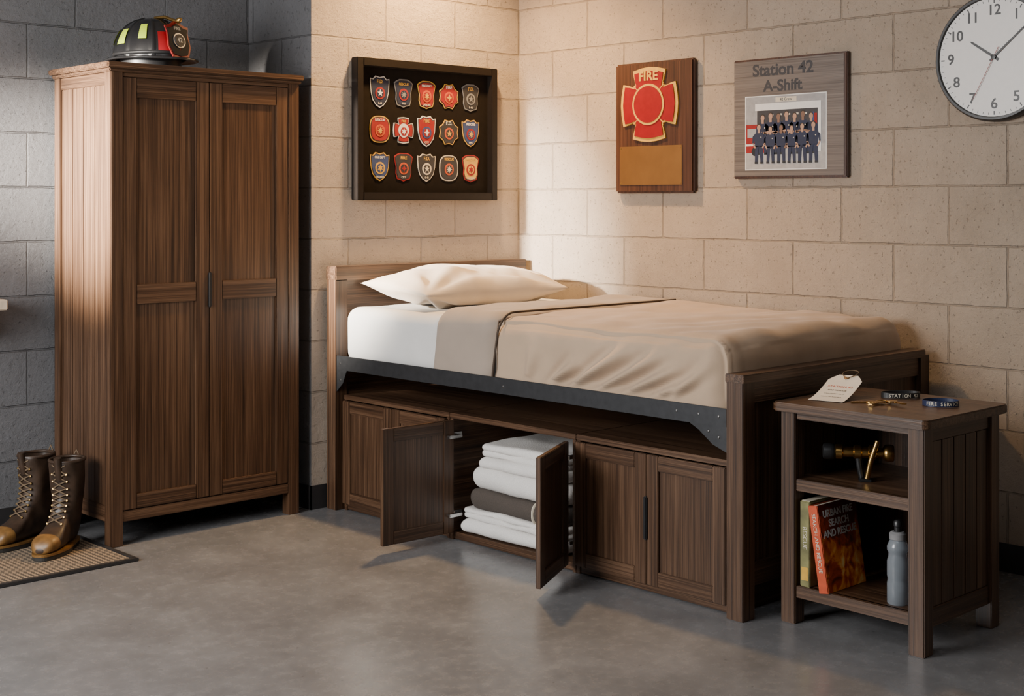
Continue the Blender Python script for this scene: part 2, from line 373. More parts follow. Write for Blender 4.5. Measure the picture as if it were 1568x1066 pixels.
# ------------------------------------------------------------ bedding
def rbox(name,p,x0,x1,y0,y1,z0,z1,r,mat,res=.02,disp=None,drop=None,solid=0):
    me=D.meshes.new(name); bm=bmesh.new(); cache={}
    nx=max(4,int((x1-x0)/res)); ny=max(4,int((y1-y0)/res)); nz=max(4,int((z1-z0)/res))
    def V(i,j,k):
        if (i,j,k) in cache: return cache[i,j,k]
        q=Vector((x0+(x1-x0)*i/nx,y0+(y1-y0)*j/ny,z0+(z1-z0)*k/nz))
        rr=(min(r,(x1-x0)/2),min(r,(y1-y0)/2),min(r,(z1-z0)/2))
        c=Vector((min(max(q.x,x0+rr[0]),x1-rr[0]),min(max(q.y,y0+rr[1]),y1-rr[1]),min(max(q.z,z0+rr[2]),z1-rr[2])))
        d=q-c; dn=Vector((d.x/rr[0],d.y/rr[1],d.z/rr[2])); L=dn.length
        nrm=dn.normalized() if L>0 else Vector((0,0,1))
        pnt=c+Vector((nrm.x*rr[0],nrm.y*rr[1],nrm.z*rr[2]))
        if disp: pnt=disp(pnt,nrm)
        v=bm.verts.new(pnt); cache[i,j,k]=v; return v
    def face(a): 
        try: bm.faces.new(a)
        except ValueError: pass
    drop=drop or ()
    for i in range(nx):
        for j in range(ny):
            if 'z0' not in drop: face([V(i,j,0),V(i,j+1,0),V(i+1,j+1,0),V(i+1,j,0)])
            if 'z1' not in drop: face([V(i,j,nz),V(i+1,j,nz),V(i+1,j+1,nz),V(i,j+1,nz)])
    for i in range(nx):
        for k in range(nz):
            if 'y0' not in drop: face([V(i,0,k),V(i+1,0,k),V(i+1,0,k+1),V(i,0,k+1)])
            if 'y1' not in drop: face([V(i,ny,k),V(i,ny,k+1),V(i+1,ny,k+1),V(i+1,ny,k)])
    for j in range(ny):
        for k in range(nz):
            if 'x0' not in drop: face([V(0,j,k),V(0,j,k+1),V(0,j+1,k+1),V(0,j+1,k)])
            if 'x1' not in drop: face([V(nx,j,k),V(nx,j+1,k),V(nx,j+1,k+1),V(nx,j,k+1)])
    bmesh.ops.recalc_face_normals(bm,faces=list(bm.faces))
    hem=getattr(disp,'hem',None)
    if hem:
        bmesh.ops.delete(bm,geom=[v for v in bm.verts if v.co.z<hem],context='VERTS')
    bm.to_mesh(me); bm.free(); me.materials.append(mat_of(mat,(1,1,1)))
    o=link(D.objects.new(name,me),p); smooth(o)
    if solid:
        s=o.modifiers.new('thickness','SOLIDIFY'); s.thickness=solid; s.offset=-1
    return o
def nz(v,s,a,off=0): return noise.noise(Vector((v.x*s+off,v.y*s+off*2,v.z*s)))*a
def mdisp(p,n):
    q=p+n*(nz(p,5,.006))
    if p.y<-.70: q.x=max(q.x,-1.085)
    return q
mt=rbox('mattress',None,-1.114,-.075,-2.09,-.095,.617,.855,.055,'sheet',.02,mdisp)
def ridge(y,z,ya,za,yb,zb,wd,amp):
    dy,dz=yb-ya,zb-za; L=math.hypot(dy,dz); t=((y-ya)*dy+(z-za)*dz)/(L*L); tt=min(max(t,0),1)
    d=math.hypot(y-ya-tt*dy,z-za-tt*dz)
    w2=wd*(.7+.9*tt)
    return amp*(math.exp(-(d/w2)**2)-.45*math.exp(-((d-2.0*w2)/w2)**2))*math.sin(math.pi*min(max(t*.82+.14,0),1))
RD=[(-1.33,.640,-1.47,.74,.012,.030),(-1.42,.640,-1.70,.80,.014,.036),(-1.54,.640,-1.84,.79,.012,.032),(-1.66,.640,-1.93,.76,.012,.030),(-1.78,.640,-2.00,.73,.011,.024),(-1.22,.645,-1.28,.80,.020,.014),(-1.88,.64,-2.06,.79,.012,.016)]
def bdisp(p,n):
    a=nz(p,4,.014)+nz(p,9,.006,3)
    side=max(0,-n.x)
    if side>.2:
        for r_ in RD: a+=side*ridge(p.y,p.z,*r_)
    lim=min(1,max(0,(p.z-.640)/.035))
    if n.z>.5: a+=.004*math.sin((p.x*.8+p.y*1.4)*22+nz(p,3,4))*max(0,min(1,(-1.5-p.y)*2))
    q=p+n*a*lim
    if n.z>.5 : q.z+=.006*math.sin((p.y+1.0)*3)
    q.x=max(q.x,-1.178 if p.z>.672 else -1.1325); q.x=min(q.x,-.02)
    if side>.5: q.x=min(q.x,-1.100)
    return q
bdisp.hem=.628
bl=empty('blanket')
rbox('blanket_body',bl,-1.130,-.055,-2.124,-1.0,.520,.878,.088,'blanket',.008,bdisp,('z0','y1'),.005)
def fdisp(p,n):
    q=p+n*(nz(p,4,.010)+nz(p,10,.004,5))*min(1,max(0,(p.z-.655)/.05))
    t=min(1,max(0,(p.z-.66)/.2)); q.y-= .035*t
    q.x=max(q.x,-1.155 if p.z>.66 else -1.132); return q
fdisp.hem=.628
rbox('turned_down_fold',bl,-1.131,-.05,-1.04,-.655,.520,.890,.078,'blanket2',.012,fdisp,('z0','y0','y1'),.010)
pr=[]
for k in range(60):
    s=k/59
    Lz=.162; tot=Lz+.122+.93
    d=s*tot
    if d<Lz: x,z=-1.131,.65+d
    elif d<Lz+.122:
        a=(d-Lz)/.122*math.pi/2; x,z=-1.131+.078*(1-math.cos(a)),.812+.078*math.sin(a)
    else: x,z=-1.053+(d-Lz-.122),.890
    q=Vector((x,-1.04,z)); t=min(1,max(0,(q.z-.66)/.2))
    pr.append((q.x,-1.042-.035*t,q.z-.003))
tube('fold_shadow_line',bl,pr,.0042,'fold_shade')  # thin dark tube drawn as the shadow line along the fold
def pillow():
    me=D.meshes.new('pillow'); bm=bmesh.new(); nu,nv=72,48; L,W,Hh=.80,.46,.165
    G={}
    for side in (1,-1):
        for i in range(nu+1):
            for j in range(nv+1):
                edge=i in(0,nu) or j in(0,nv)
                if side==-1 and edge: G[side,i,j]=G[1,i,j]; continue
                u=2*i/nu-1; v=2*j/nv-1
                th=(max(0,(1-abs(u)**2.6))*max(0,(1-abs(v)**3.0)))**.6
                x=u*L/2; y=v*W/2
                x*=1-.05*(1-v*v)*abs(u)**2; y*=1-.07*(1-u*u)*abs(v)**2
                z=Hh*(.60 if side==1 else -.40)*th
                pz=Vector((x,y,side*.1)); z+=side*th*(noise.noise(pz*7)*.016+noise.noise(pz*16)*.005)
                for cu in (-1,1):
                    dd=math.hypot((u-cu)*.5,(v+1)*.4); aa=math.atan2((v+1)*.4,(u-cu)*.5)
                    z+=side*.012*math.exp(-((dd-.28)/.18)**2)*math.sin(aa*11)*min(1,th*2)
                z+=.014*abs(u)**4
                G[side,i,j]=bm.verts.new((x,y,z))
        for i in range(nu):
            for j in range(nv):
                q=[G[side,i,j],G[side,i+1,j],G[side,i+1,j+1],G[side,i,j+1]]
                if side==-1:q=q[::-1]
                if len(set(q))==4:
                    try: bm.faces.new(q)
                    except ValueError: pass
    bm.to_mesh(me); bm.free(); me.materials.append(M['pillow'])
    o=link(D.objects.new('pillow',me)); smooth(o)
    o.location=(-.635,-.335,.922); o.rotation_euler=(RAD(4),0,RAD(-2)); return o
pillow()

# ------------------------------------------------------------ under-bed cabinets
CY=[-.095,-.775,-1.450,-2.125]
for ci in range(3):
    W_=CY[ci]-CY[ci+1]-.002
    c=empty('storage_cabinet' if ci==0 else 'storage_cabinet.%03d'%ci,(-1.108,CY[ci],0),R90)
    dp=.56
    box('top',c,0,W_,-.002,dp,.465,.485,'wood',.002); box('bottom',c,.018,W_-.018,.012,dp-.01,.012,.030)
    box('plinth',c,.018,W_-.018,.004,.02,.004,.030); box('side_left',c,0,.018,.0,dp,0.0,.465); box('side_right',c,W_-.018,W_,.0,dp,0.0,.465)
    box('back',c,.018,W_-.018,dp-.014,dp-.006,.030,.465,WOOD[2],0)
    lw=(W_-.02)/2-.0015; hh=.43
    if ci!=1:
        shaker('door_leaf_1',c,lw,hh,(.01,-.018,.032),0,.05,.05,.05,t=.018)
        shaker('door_leaf_2',c,lw,hh,(.01+lw+.003,-.018,.032),0,.05,.05,.05,t=.018)
        slot('pull_handle',c,W_/2,.18,.325,-.020)
    else:
        shaker('door_leaf_open_1',c,lw+.01,hh,(.018,-.010,.032),RAD(-92),.05,.05,.05,t=.018)
        d2=shaker('door_leaf_open_2',c,lw,hh,(W_-.012,-.024,.032),RAD(180+118),.05,.05,.05,t=.018)
        d2.scale=(1,-1,1)
        for z in (.10,.40):
            box('hinge_plate',c,.020,.026,.0,.04,z-.012,z+.012,'steel',.001)
            box('hinge_arm',c,.030,.052,-.045,.02,z-.006,z+.006,'steel',.002)
            box('hinge_arm',c,W_-.04,W_-.022,-.01,.03,z-.006,z+.006,'steel',.002)
# towels
tw=empty('folded_towel_stack')
def layers(base,specs,xa,xb,ya,yb):
    for (t,mat,off) in specs:
        def dsp(p,n): return p+Vector((nz(p,9,.014,base*30),nz(p,8,.012,base*50),nz(p,6,.010,base*20)*min(1,max(0,.5+n.z))))
        rbox('towel_layer',tw,xa-off,xb,ya,yb+off,base,base+t,t*.5,mat,.010,dsp)
        base+=t-.003
    return base
z=layers(.033,[(.058,'towelw',.006),(.022,'towelw',0),(.022,'towelw',-.004)],-1.095,-.74,-1.36,-.830)
z=layers(z,[(.078,'toweld',0)],-1.092,-.74,-1.36,-.85)
z=layers(z,[(.090,'towelw',-.003)],-1.092,-.74,-1.36,-.865)
z=layers(z,[(.045,'towelw',.0),(.026,'towelw',-.014),(.030,'towelw',-.010)],-1.085,-.74,-1.36,-.905)
for y in (-1.215,-1.245): rbox('woven_stripe',tw,-1.100,-.9,y-.007,y+.007,.120,.205,.035,'cream',.006)

# ------------------------------------------------------------ nightstand
n=empty('nightstand')
NX0,NX1,NY0,NY1=-1.04,-.595,-2.752,-2.262
for nme,x,y in (('near_left',NX0,NY1-.052),('near_right',NX0,NY0),('far_right',NX1-.052,NY0),('far_left',NX1-.052,NY1-.052)):
    box('leg_'+nme,n,x,x+.052,y,y+.052,0,.652,'wood',.003)
def slab(name,p,x0,x1,y0,y1,z0,z1,r,mat):
    pts=[]
    for cx,cy,a0 in ((x1-r,y1-r,0),(x0+r,y1-r,90),(x0+r,y0+r,180),(x1-r,y0+r,270)):
        for k in range(7):
            a=RAD(a0+k*15); pts.append((cx+r*math.cos(a),cy+r*math.sin(a)))
    me=D.meshes.new(name); bm=bmesh.new()
    f=bm.faces.new([bm.verts.new((a,c,z0)) for a,c in pts]); 
    ex=bmesh.ops.extrude_face_region(bm,geom=[f]); 
    for v in ex['geom']:
        if isinstance(v,bmesh.types.BMVert): v.co.z=z1
    bmesh.ops.recalc_face_normals(bm,faces=list(bm.faces))
    eds=[e for e in bm.edges if abs(e.verts[0].co.z-e.verts[1].co.z)<1e-5]
    bmesh.ops.bevel(bm,geom=eds,offset=.004,segments=2,affect='EDGES')
    bm.to_mesh(me); bm.free(); me.materials.append(mat); return link(D.objects.new(name,me),p)
slab('top',n,NX0-.022,NX1+.022,NY0-.022,NY1+.022,.652,.680,.022,WOOD[1])
box('rail_front_top',n,NX0+.008,NX0+.028,NY0+.052,NY1-.052,.630,.652)
for zt in (.446,.118):
    box('shelf',n,NX0+.02,NX1-.01,NY0+.02,NY1-.02,zt-.018,zt); box('shelf_edge',n,NX0+.006,NX0+.03,NY0+.052,NY1-.052,zt-.036,zt)
box('back_panel',n,NX1-.02,NX1-.008,NY0+.04,NY1-.04,.08,.652,WOOD[2],0)
for s,ya in (('right',NY0+.012),('left',NY1-.028)):
    a=NX0+.052; bb=NX1-.052; k=5; dw=(bb-a)/k
    for i in range(k): box('side_plank_'+s,n,a+i*dw+.0008,a+(i+1)*dw-.0008,ya,ya+.014,.13,.61,WOOD[2],.003)
    box('side_rail_low_'+s,n,a,bb,ya-.004,ya+.018,.075,.13); box('side_rail_top_'+s,n,a,bb,ya-.004,ya+.018,.61,.652)

# items on nightstand -------------------------------------------------
def tag():
    e=empty('paper_id_tag')
    W_,L_=.112,.20; me=D.meshes.new('card'); bm=bmesh.new(); nn=12
    def zz(s): return .0008+.058*s**1.5
    out=[]
    for i in range(nn+1):
        s=i/nn; hw=W_/2
        if s>.86: hw=W_/2*(1-(s-.86)/.14*.45)
        out.append((s,hw))
    top=[(bm.verts.new((-hw,s*L_,zz(s)+.0006)),bm.verts.new((hw,s*L_,zz(s)+.0006))) for s,hw in out]
    bot=[(bm.verts.new((-hw,s*L_,zz(s))),bm.verts.new((hw,s*L_,zz(s)))) for s,hw in out]
    for i in range(nn):
        bm.faces.new((top[i][0],top[i][1],top[i+1][1],top[i+1][0])); bm.faces.new((bot[i][0],bot[i+1][0],bot[i+1][1],bot[i][1]))
        for sd in (0,1): bm.faces.new((top[i][sd],top[i+1][sd],bot[i+1][sd],bot[i][sd]))
    bm.faces.new((top[0][0],bot[0][0],bot[0][1],top[0][1])); bm.faces.new((top[-1][0],top[-1][1],bot[-1][1],bot[-1][0]))
    bmesh.ops.recalc_face_normals(bm,faces=list(bm.faces)); bm.to_mesh(me); bm.free(); me.materials.append(M['tag']); link(D.objects.new('card',me),e)
    def pt(s): return s*L_, zz(s)+.0012
    for k,(t,sz,m_) in enumerate((('STATION 42',.015,'tagred'),('FIRE RESCUE',.011,'pdark'),('crew locker no. 7',.009,'pdark'),('return to quarters',.009,'pdark'))):
        s=.62-.13*k; y,z=pt(s); sl=math.atan2(zz(s+.02)-zz(s-.02),.04*L_)
        text('print',e,t,(0,y,z+.0006),sz,m_,(sl,0,0),.0001)
    y,z=pt(.91)
    tube('eyelet',e,[(.007*math.cos(a*math.pi/8),y+.007*math.sin(a*math.pi/8),z) for a in range(16)],.0018,'goldp',True)
    tube('string_loop',e,[(.024*math.sin(a*math.pi/10)+.002,y+.030-.030*math.cos(a*math.pi/10),z+.018*math.sin(a*math.pi/20)) for a in range(20)],.0014,'lace',True)
    tube('stub',e,[(-.02,y-.03,.001),(-.01,y-.02,.022),(0,y-.008,z-.003),(.01,y-.02,.022),(.02,y-.03,.001)],.0015,'lace')
    e.location=(-.945,-2.36,.681); e.rotation_euler=(0,0,RAD(-78)); return e
tag()
def band(name,loc,rz,mat,txt,a_=.058,b_=.036,h=.017):
    e=empty(name,loc,RAD(rz)); nn=48
    me=D.meshes.new('loop'); bm=bmesh.new(); rs=[]
    for rr,z in ((0,0),(0,h),(.0022,h),(.0022,0)):
        rs.append([bm.verts.new(((a_-rr)*math.cos(2*math.pi*i/nn),(b_-rr)*math.sin(2*math.pi*i/nn),z)) for i in range(nn)])
    for k in range(4):
        A,B=rs[k],rs[(k+1)%4]
        for i in range(nn): bm.faces.new((A[i],A[(i+1)%nn],B[(i+1)%nn],B[i]))
    bmesh.ops.recalc_face_normals(bm,faces=list(bm.faces)); bm.to_mesh(me); bm.free(); me.materials.append(M[mat]); link(D.objects.new('loop',me),e)
    for i,ch in enumerate(txt):
        th=RAD(-90)+(i-(len(txt)-1)/2)*.17
        if ch!=' ': text('letter',e,ch,((a_+.0004)*math.cos(th),(b_+.0004)*math.sin(th),h/2),.0145,'cream',(RAD(90),0,math.atan2(b_*math.cos(th),-a_*math.sin(th))),.0002,bold=.0002)
band('silicone_wristband',(-.70,-2.475,.681),-40,'bandk','STATION 42',.062,.036)
band('silicone_wristband.001',(-.765,-2.650,.681),-50,'bandn','FIRE SERVICE',.054,.042)
k=empty('key_ring',(-.84,-2.500,.681),RAD(-50)); k.scale=(1.6,1.6,1.6)
tube('ring',k,[(.014*math.cos(a*math.pi/10),.014*math.sin(a*math.pi/10),.002) for a in range(20)],.0014,'brass',True)
for i,a in enumerate((190,240,300)):
    kk=empty('key',(.012*math.cos(RAD(a)),.012*math.sin(RAD(a)),.0005+.0022*i),RAD(a-90),k)
    o=prism('bow',kk,circ(.011,20),0,.002,'brass'); o.rotation_euler=(RAD(-90),0,0); o.location=(0,.012,0)
    box('blade',kk,-.003,.003,.020,.052,0,.002,'brass',.0005)
    for j in range(4): box('tooth',kk,.002,.0055,.028+j*.006,.031+j*.006,0,.002,'brass',0)
# nozzle --------------------------------------------------------------
nz_=empty('brass_hose_nozzle',(-.90,-2.462,.446),RAD(-55)); nz_.scale=(1.12,1.12,1.0)
ry=(0,math.pi/2,0)
lathe('barrel',nz_,[(.018,-.072),(.022,-.070),(.022,-.054),(.016,-.050),(.015,-.024),(.020,-.020),(.020,-.004),(.016,0),(.016,.016),(.022,.020),(.022,.034),(.015,.040),(.015,.054),(.024,.060),(.026,.066),(.026,.080),(.023,.084),(.016,.084),(.014,.070)],(0,0,.085),'brass',ry)
lathe('rubber_bumper',nz_,[(.016,-.105),(.024,-.102),(.025,-.085),(.023,-.075),(.018,-.070)],(0,0,.085),'black',ry)
tube('shutoff_lever',nz_,[(.040,-.026,.126),(.022,-.026,.065),(.012,-.024,.010)],.0075,'brass')
lathe('pivot_boss',nz_,[(.012,0),(.012,.010),(.009,.014),(0,.014)],(.028,-.016,.085),'brass',(math.pi/2,0,0),20)
tube('grip',nz_,[(-.010,0,.070),(-.006,0,.04),(0,0,.009)],.009,'black')
box('grip_foot',nz_,-.010,.026,-.03,.012,0,.008,'black',.003)
# bottle --------------------------------------------------------------
wb=empty('water_bottle',(-.972,-2.628,.118))
lathe('body',wb,[(.0,0),(.028,.0),(.031,.004),(.031,.06),(.0295,.066),(.0295,.076),(.031,.082),(.031,.125),(.027,.140),(.027,.150),(.031,.158),(.031,.168),(.024,.185),(.020,.190)],(0,0,0),'glass_bottle')
lathe('collar',wb,[(.021,.188),(.0245,.190),(.0245,.206),(.018,.212)],(0,0,0),'grey'); lathe('spout',wb,[(.011,.211),(.011,.226),(.013,.228),(.013,.240),(.008,.246),(0,.246)],(0,0,0),'black')
# books ---------------------------------------------------------------
bk=empty('book',(-1.025,-2.322,.118),R90)
box('cover_block',bk,0,.036,0,.19,0,.262,'bookg',.003); box('pages',bk,.004,.032,.006,.1925,.004,.263,'page',0)
text('spine_title',bk,'RESCUE',(.018,-.0006,.15),.02,'cream',(RAD(90),RAD(90),0)); box('label',bk,.006,.030,-.001,.001,.02,.06,'gold',0)
rb=empty('fire_rescue_book',(-1.04,-2.4365,.1185),0); rb.rotation_euler=(RAD(-9),0,0)
box('block',rb,0,.205,0,.004,0,.262,'cover',.001); box('pages',rb,.003,.20,.004,.030,.003,.259,'page',0); box('spine',rb,-.002,.004,0,.034,0,.262,'bookr',.002); box('rear_cover',rb,0,.205,.030,.034,0,.262,'bookr',.001)
for i,s in enumerate(('URBAN FIRE','SEARCH','AND RESCUE')): text('title',rb,s,(.10,-.0012,.232-.030*i),.030,'white',sx=.98,bold=.0006)
text('spine_title',rb,'SEARCH AND RESCUE',(-.0028,.017,.15),.018,'cream',(RAD(90),RAD(90),R90))

# ------------------------------------------------------------ shadow box
s=empty('patch_shadow_box_frame',(-1.003,0,1.303))
W_,H_=.822,.618; fr=.036; dp=-.045
box('frame_left',s,0,fr,dp,-.002,0,H_,'frame_black',.003); box('frame_right',s,W_-fr,W_,dp,-.002,0,H_,'frame_black',.003)
box('frame_top',s,fr,W_-fr,dp,-.002,H_-fr,H_,'frame_black',.003); box('frame_bottom',s,fr,W_-fr,dp,-.002,0,fr,'frame_black',.003)
box('backing',s,.01,W_-.01,-.012,-.003,.01,H_-.01,'velvet',0)
def shield(w,h):
    L=[(-.5,.30),(-.5,.42),(-.36,.40),(-.22,.5),(0,.46),(.22,.5),(.36,.40),(.5,.42),(.5,.30),(.47,.0),(.38,-.25),(.2,-.42),(0,-.5),(-.2,-.42),(-.38,-.25),(-.47,.0)]
    return [(a*w,c*h) for a,c in L]
def badge2(w,h):
    L=[(-.46,.2),(-.5,.36),(-.38,.44),(-.2,.5),(.2,.5),(.38,.44),(.5,.36),(.46,.2),(.40,0),(.42,-.22),(.34,-.42),(.14,-.46),(0,-.5),(-.14,-.46),(-.34,-.42),(-.42,-.22),(-.40,0)]
    return [(a*w,c*h) for a,c in L]
def maltese(R_,notch=.60,flare=30,bulge=1.0):
    pts=[]
    for q in range(4):
        th=90*q
        for dd,rr in ((-45,notch),(-42,notch+.03),(-39.5,.72),(-36,.86),(-flare,1.02),(-15,bulge*.96),(0,bulge*.95),(15,bulge*.96),(flare,1.02),(36,.86),(39.5,.72),(42,notch+.03)):
            a=RAD(th+dd); pts.append((R_*rr*math.cos(a),R_*rr*math.sin(a)))
    return pts
def star(R_,r_,n_,rot=90):
    return [((R_ if i%2==0 else r_)*math.cos(RAD(rot+i*180/n_)),(R_ if i%2==0 else r_)*math.sin(RAD(rot+i*180/n_))) for i in range(2*n_)]
def rounded(w,h):
    return [(w/2*math.copysign(abs(math.cos(a))**.7,math.cos(a)),h/2*math.copysign(abs(math.sin(a))**.7,math.sin(a))) for a in [2*math.pi*q/28 for q in range(28)]]
spec=[('sh','white','navy','redp'),('b2','grey','navy','redp'),('b2','gold','redp','orange'),('oct','gold','redp','orange'),('b2','grey','pdark','grey'),
('rd','gold','redp','orange'),('mal','white','redp','white'),('sh','white','redp','blue'),('oct','gold','pdark','orange'),('sh','gold','blue','redp'),
('sh','gold','blue','gold'),('b2','redp','pdark','orange'),('sh','cream','pdark','cream'),('rd','cream','pdark','orange'),('b2','redp','gold','redp')]
i=0
for r_ in range(3):
    for c_ in range(5):
        k_,m1,m2,m3=spec[i]; i+=1
        cx=.145+c_*.133; cz=H_-.142-r_*.164
        h=.126 if i not in(1,8) else .140; w_=.106
        g=empty('patch',(cx,0,cz),0,s)
        f={'sh':lambda a:shield(w_*a,h*a),'b2':lambda a:badge2(w_*a,h*a),'mal':lambda a:maltese(h*.49*a),'rd':lambda a:rounded(.112*a,.118*a),'oct':lambda a:[(x_*a,z_*a) for x_,z_ in star(.062,.052,8,22.5)]}[k_]
        prism('border',g,f(1.0),-.0125,.003,m1); prism('border_inner',g,f(.92),-.0150,.0012,'pdark'); prism('field',g,f(.86),-.0158,.0012,m2)
        if k_=='mal' : prism('hub_ring',g,circ(.030,24),-.0165,.0012,m1)
        prism('medallion',g,circ(.027,24,0,-.006),-.0172,.0012,m3); prism('medallion_core',g,circ(.019,20,0,-.006),-.0182,.0010,m2 if m2!=m3 else 'pdark')
        prism('emblem',g,sc(star(.017,.007,[4,5,8,6][i%4]),1,0,-.006),-.0190,.0010,m1)
        text('scroll_text',g,['FIRE','F.D.','RESCUE','FIRE DEPT'][i%4] if k_!='mal' else 'FIRE',(0,-.0175,h*.32 if k_!='mal' else .040),[.020,.022,.016,.013][i%4] if k_!='mal' else .014,'gold' if m1!='gold' else 'white',bold=.0003)
        if k_ in('sh','b2'): text('lower_text',g,['CITY','E-42','EMS','LADDER'][i%4],(0,-.0175,-h*.36),.012,'cream',bold=.0002)

# ------------------------------------------------------------ fire plaque
p=empty('fire_service_plaque',(0,-.652,1.335),R90)
PW,PH=.446,.572
box('board',p,0,PW,-.030,0,0,PH,PWOOD,.008)
PX,PZ=.205,.385
g=empty('maltese_cross',(PX,0,PZ),0,p)
prism('cross_gold_edge',g,maltese(.172,.67,32),-.030,.008,'gold')
prism('cross_red',g,maltese(.155,.67,31),-.036,.006,'red')
for a in (45,135,225,315):
    tube('hook_pole',g,[(.04*math.cos(RAD(a)),-.038,.04*math.sin(RAD(a))),(.118*math.cos(RAD(a)),-.038,.118*math.sin(RAD(a)))],.0045,'gold')
prism('hub_gold',g,circ(.090,40),-.040,.005,'gold'); prism('hub_red',g,circ(.080,40),-.044,.003,'red')
text('fire_lettering',g,'FIRE',(0,-.0435,.122),.055,'gold',bold=.0018,sx=1.1)
box('brass_plate',p,.030,.385,-.033,-.0295,.035,.205,'goldp',.001)
for a,c in ((.038,.043),(.377,.043),(.038,.197),(.377,.197)): lathe('screw',p,[(0,.002),(.003,.0015),(.004,0)],(a,-.033,c),'brass',(math.pi/2,0,0),10)

# ------------------------------------------------------------ photo board
p=empty('station_group_photo_plaque',(0,-1.303,1.391),R90)
PW,PH=.541,.485
box('board',p,0,PW,-.022,0,0,PH,PWOOD,.004)
box('grey_oak_face',p,.004,PW-.014,-.0245,-.021,.010,PH-.008,GWOOD,.001)
text('title_line_1',p,'Station 42',(.243,-.0248,.435),.066,'pdark',bold=.0016,sx=1.08)
text('title_line_2',p,'A-Shift',(.243,-.0248,.370),.062,'pdark',bold=.0016,sx=1.08)
g=empty('group_photo',(.060,-.0246,.034),0,p)
GW,GH=.390,.300
def fl(name,pts,mat,lay): prism(name,g,pts,-.0002*lay,.0002,mat)
def rc(a,b_,c_,d_): return [(a,c_),(b_,c_),(b_,d_),(a,d_)]
fl('print_border',rc(0,GW,0,GH),'white',1)
fl('pavement',rc(.004,GW-.004,.004,.10),'pave',2); fl('garage_wall',rc(.004,GW-.004,.10,GH-.004),'pgrey',2)
fl('garage_opening',rc(.06,.350,.085,.240),'pdark',3); fl('door_header',rc(.05,.360,.240,.268),'white',3)
fl('sign',rc(.15,.25,.272,.290),'cream',4); text('sign_text',g,'42 Crew',(.2,-.0012,.281),.016,'pdark')
fl('engine_body',rc(.006,.105,.070,.185),'redp',4); fl('engine_window',rc(.012,.060,.132,.168),'pgrey',5); fl('engine_stripe',rc(.006,.105,.098,.106),'white',5); fl('engine_wheel',circ(.018,20,.05,.075),'black',5)
fl('pillar_right',rc(.350,.364,.07,.268),'white',5)
fl('flag_blue',rc(.315,.332,.17,.225),'blue',6); fl('flag_red',rc(.332,.346,.165,.22),'redp',6)
for xw in (.12,.16,.20,.24,.28): fl('ceiling_lamp',rc(xw,xw+.02,.218,.225),'cream',5)
def person(cx,base,h,lay,kneel=False,sk='skin',sh='black'):
    s_=h
    fl('torso',[(cx-.020*s_,base+.07*s_),(cx-.029*s_,base+.120*s_),(cx-.012*s_,base+.135*s_),(cx+.012*s_,base+.135*s_),(cx+.029*s_,base+.120*s_),(cx+.020*s_,base+.07*s_)],'navy',lay)
    for sg in (-1,1):
        fl('arm',[(cx+sg*.026*s_,base+.122*s_),(cx+sg*.034*s_,base+.115*s_),(cx+sg*.036*s_,base+.085*s_),(cx+sg*.027*s_,base+.085*s_)],'navy',lay)
        if kneel: fl('forearm',[(cx+sg*.028*s_,base+.086*s_),(cx+sg*.036*s_,base+.086*s_),(cx+sg*.022*s_,base+.062*s_),(cx+sg*.016*s_,base+.066*s_)],sk,lay+1)
        else: fl('forearm',[(cx+sg*.034*s_,base+.089*s_),(cx+sg*.032*s_,base+.081*s_),(cx+sg*.002*s_,base+.088*s_),(cx+sg*.004*s_,base+.095*s_)],sk,lay+1)
        fl('leg',[(cx+sg*.001*s_,base+.075*s_),(cx+sg*.021*s_,base+.075*s_),(cx+sg*.022*s_,base),(cx+sg*.008*s_,base)],'navy',lay)
        fl('shoe',rc(cx+sg*.015*s_-.008*s_,cx+sg*.015*s_+.008*s_,base-.004,base+.004),sh,lay+1)
    fl('neck',rc(cx-.006*s_,cx+.006*s_,base+.13*s_,base+.144*s_),sk,lay+1)
    fl('hair',circ(.0125*s_,16,cx,base+.159*s_,.9),'hair',lay+1); fl('head',circ(.0125*s_,16,cx,base+.154*s_,.78),sk,lay+2)
    fl('badge',circ(.003*s_,8,cx+.011*s_,base+.112*s_),'cream',lay+1)
for j,(dh,sk) in enumerate(((.93,'skin'),(.97,'skin'),(.95,'skin2'),(.99,'skin'),(.94,'skin'),(.98,'skin2'),(.93,'skin'))): person(.088+j*.0385,.066,dh,7,sk=sk)
for j,(xx,dh,sk) in enumerate(((.070,.92,'skin'),(.126,.86,'skin'),(.178,.88,'skin2'),(.228,.86,'skin'),(.278,.90,'skin'),(.330,.93,'skin'))): person(xx,.030,dh,11,True,sk)

# ------------------------------------------------------------ clock
c=empty('wall_clock',(0,-2.447,1.805),R90); c.scale=(.955,1,.955)
RX=(math.pi/2,0,0)
lathe('case',c,[(.234,0),(.237,.004),(.237,.034),(.230,.044),(.222,.044),(.218,.034),(.0,.034)],(0,0,0),'black',RX,80)
lathe('dial',c,[(.2185,0),(.2185,.0015),(0,.0015)],(0,-.0345,0),'dial',RX,64)
for q in range(60):
    a=RAD(90-q*6); L_=.014 if q%5==0 else .008; wd=.0022 if q%5==0 else .0009
    r0,r1=.212-L_,.212; ux,uz=math.cos(a),math.sin(a)
    prism('tick',c,[(r0*ux-wd*uz,r0*uz+wd*ux),(r1*ux-wd*uz,r1*uz+wd*ux),(r1*ux+wd*uz,r1*uz-wd*ux),(r0*ux+wd*uz,r0*uz-wd*ux)][::-1],-.0358,.0005,'black')
for q in range(1,13):
    a=RAD(90-q*30); text('numeral_%d'%q,c,str(q),(.172*math.cos(a),-.0365,.172*math.sin(a)),.054,'black',bold=.0008)
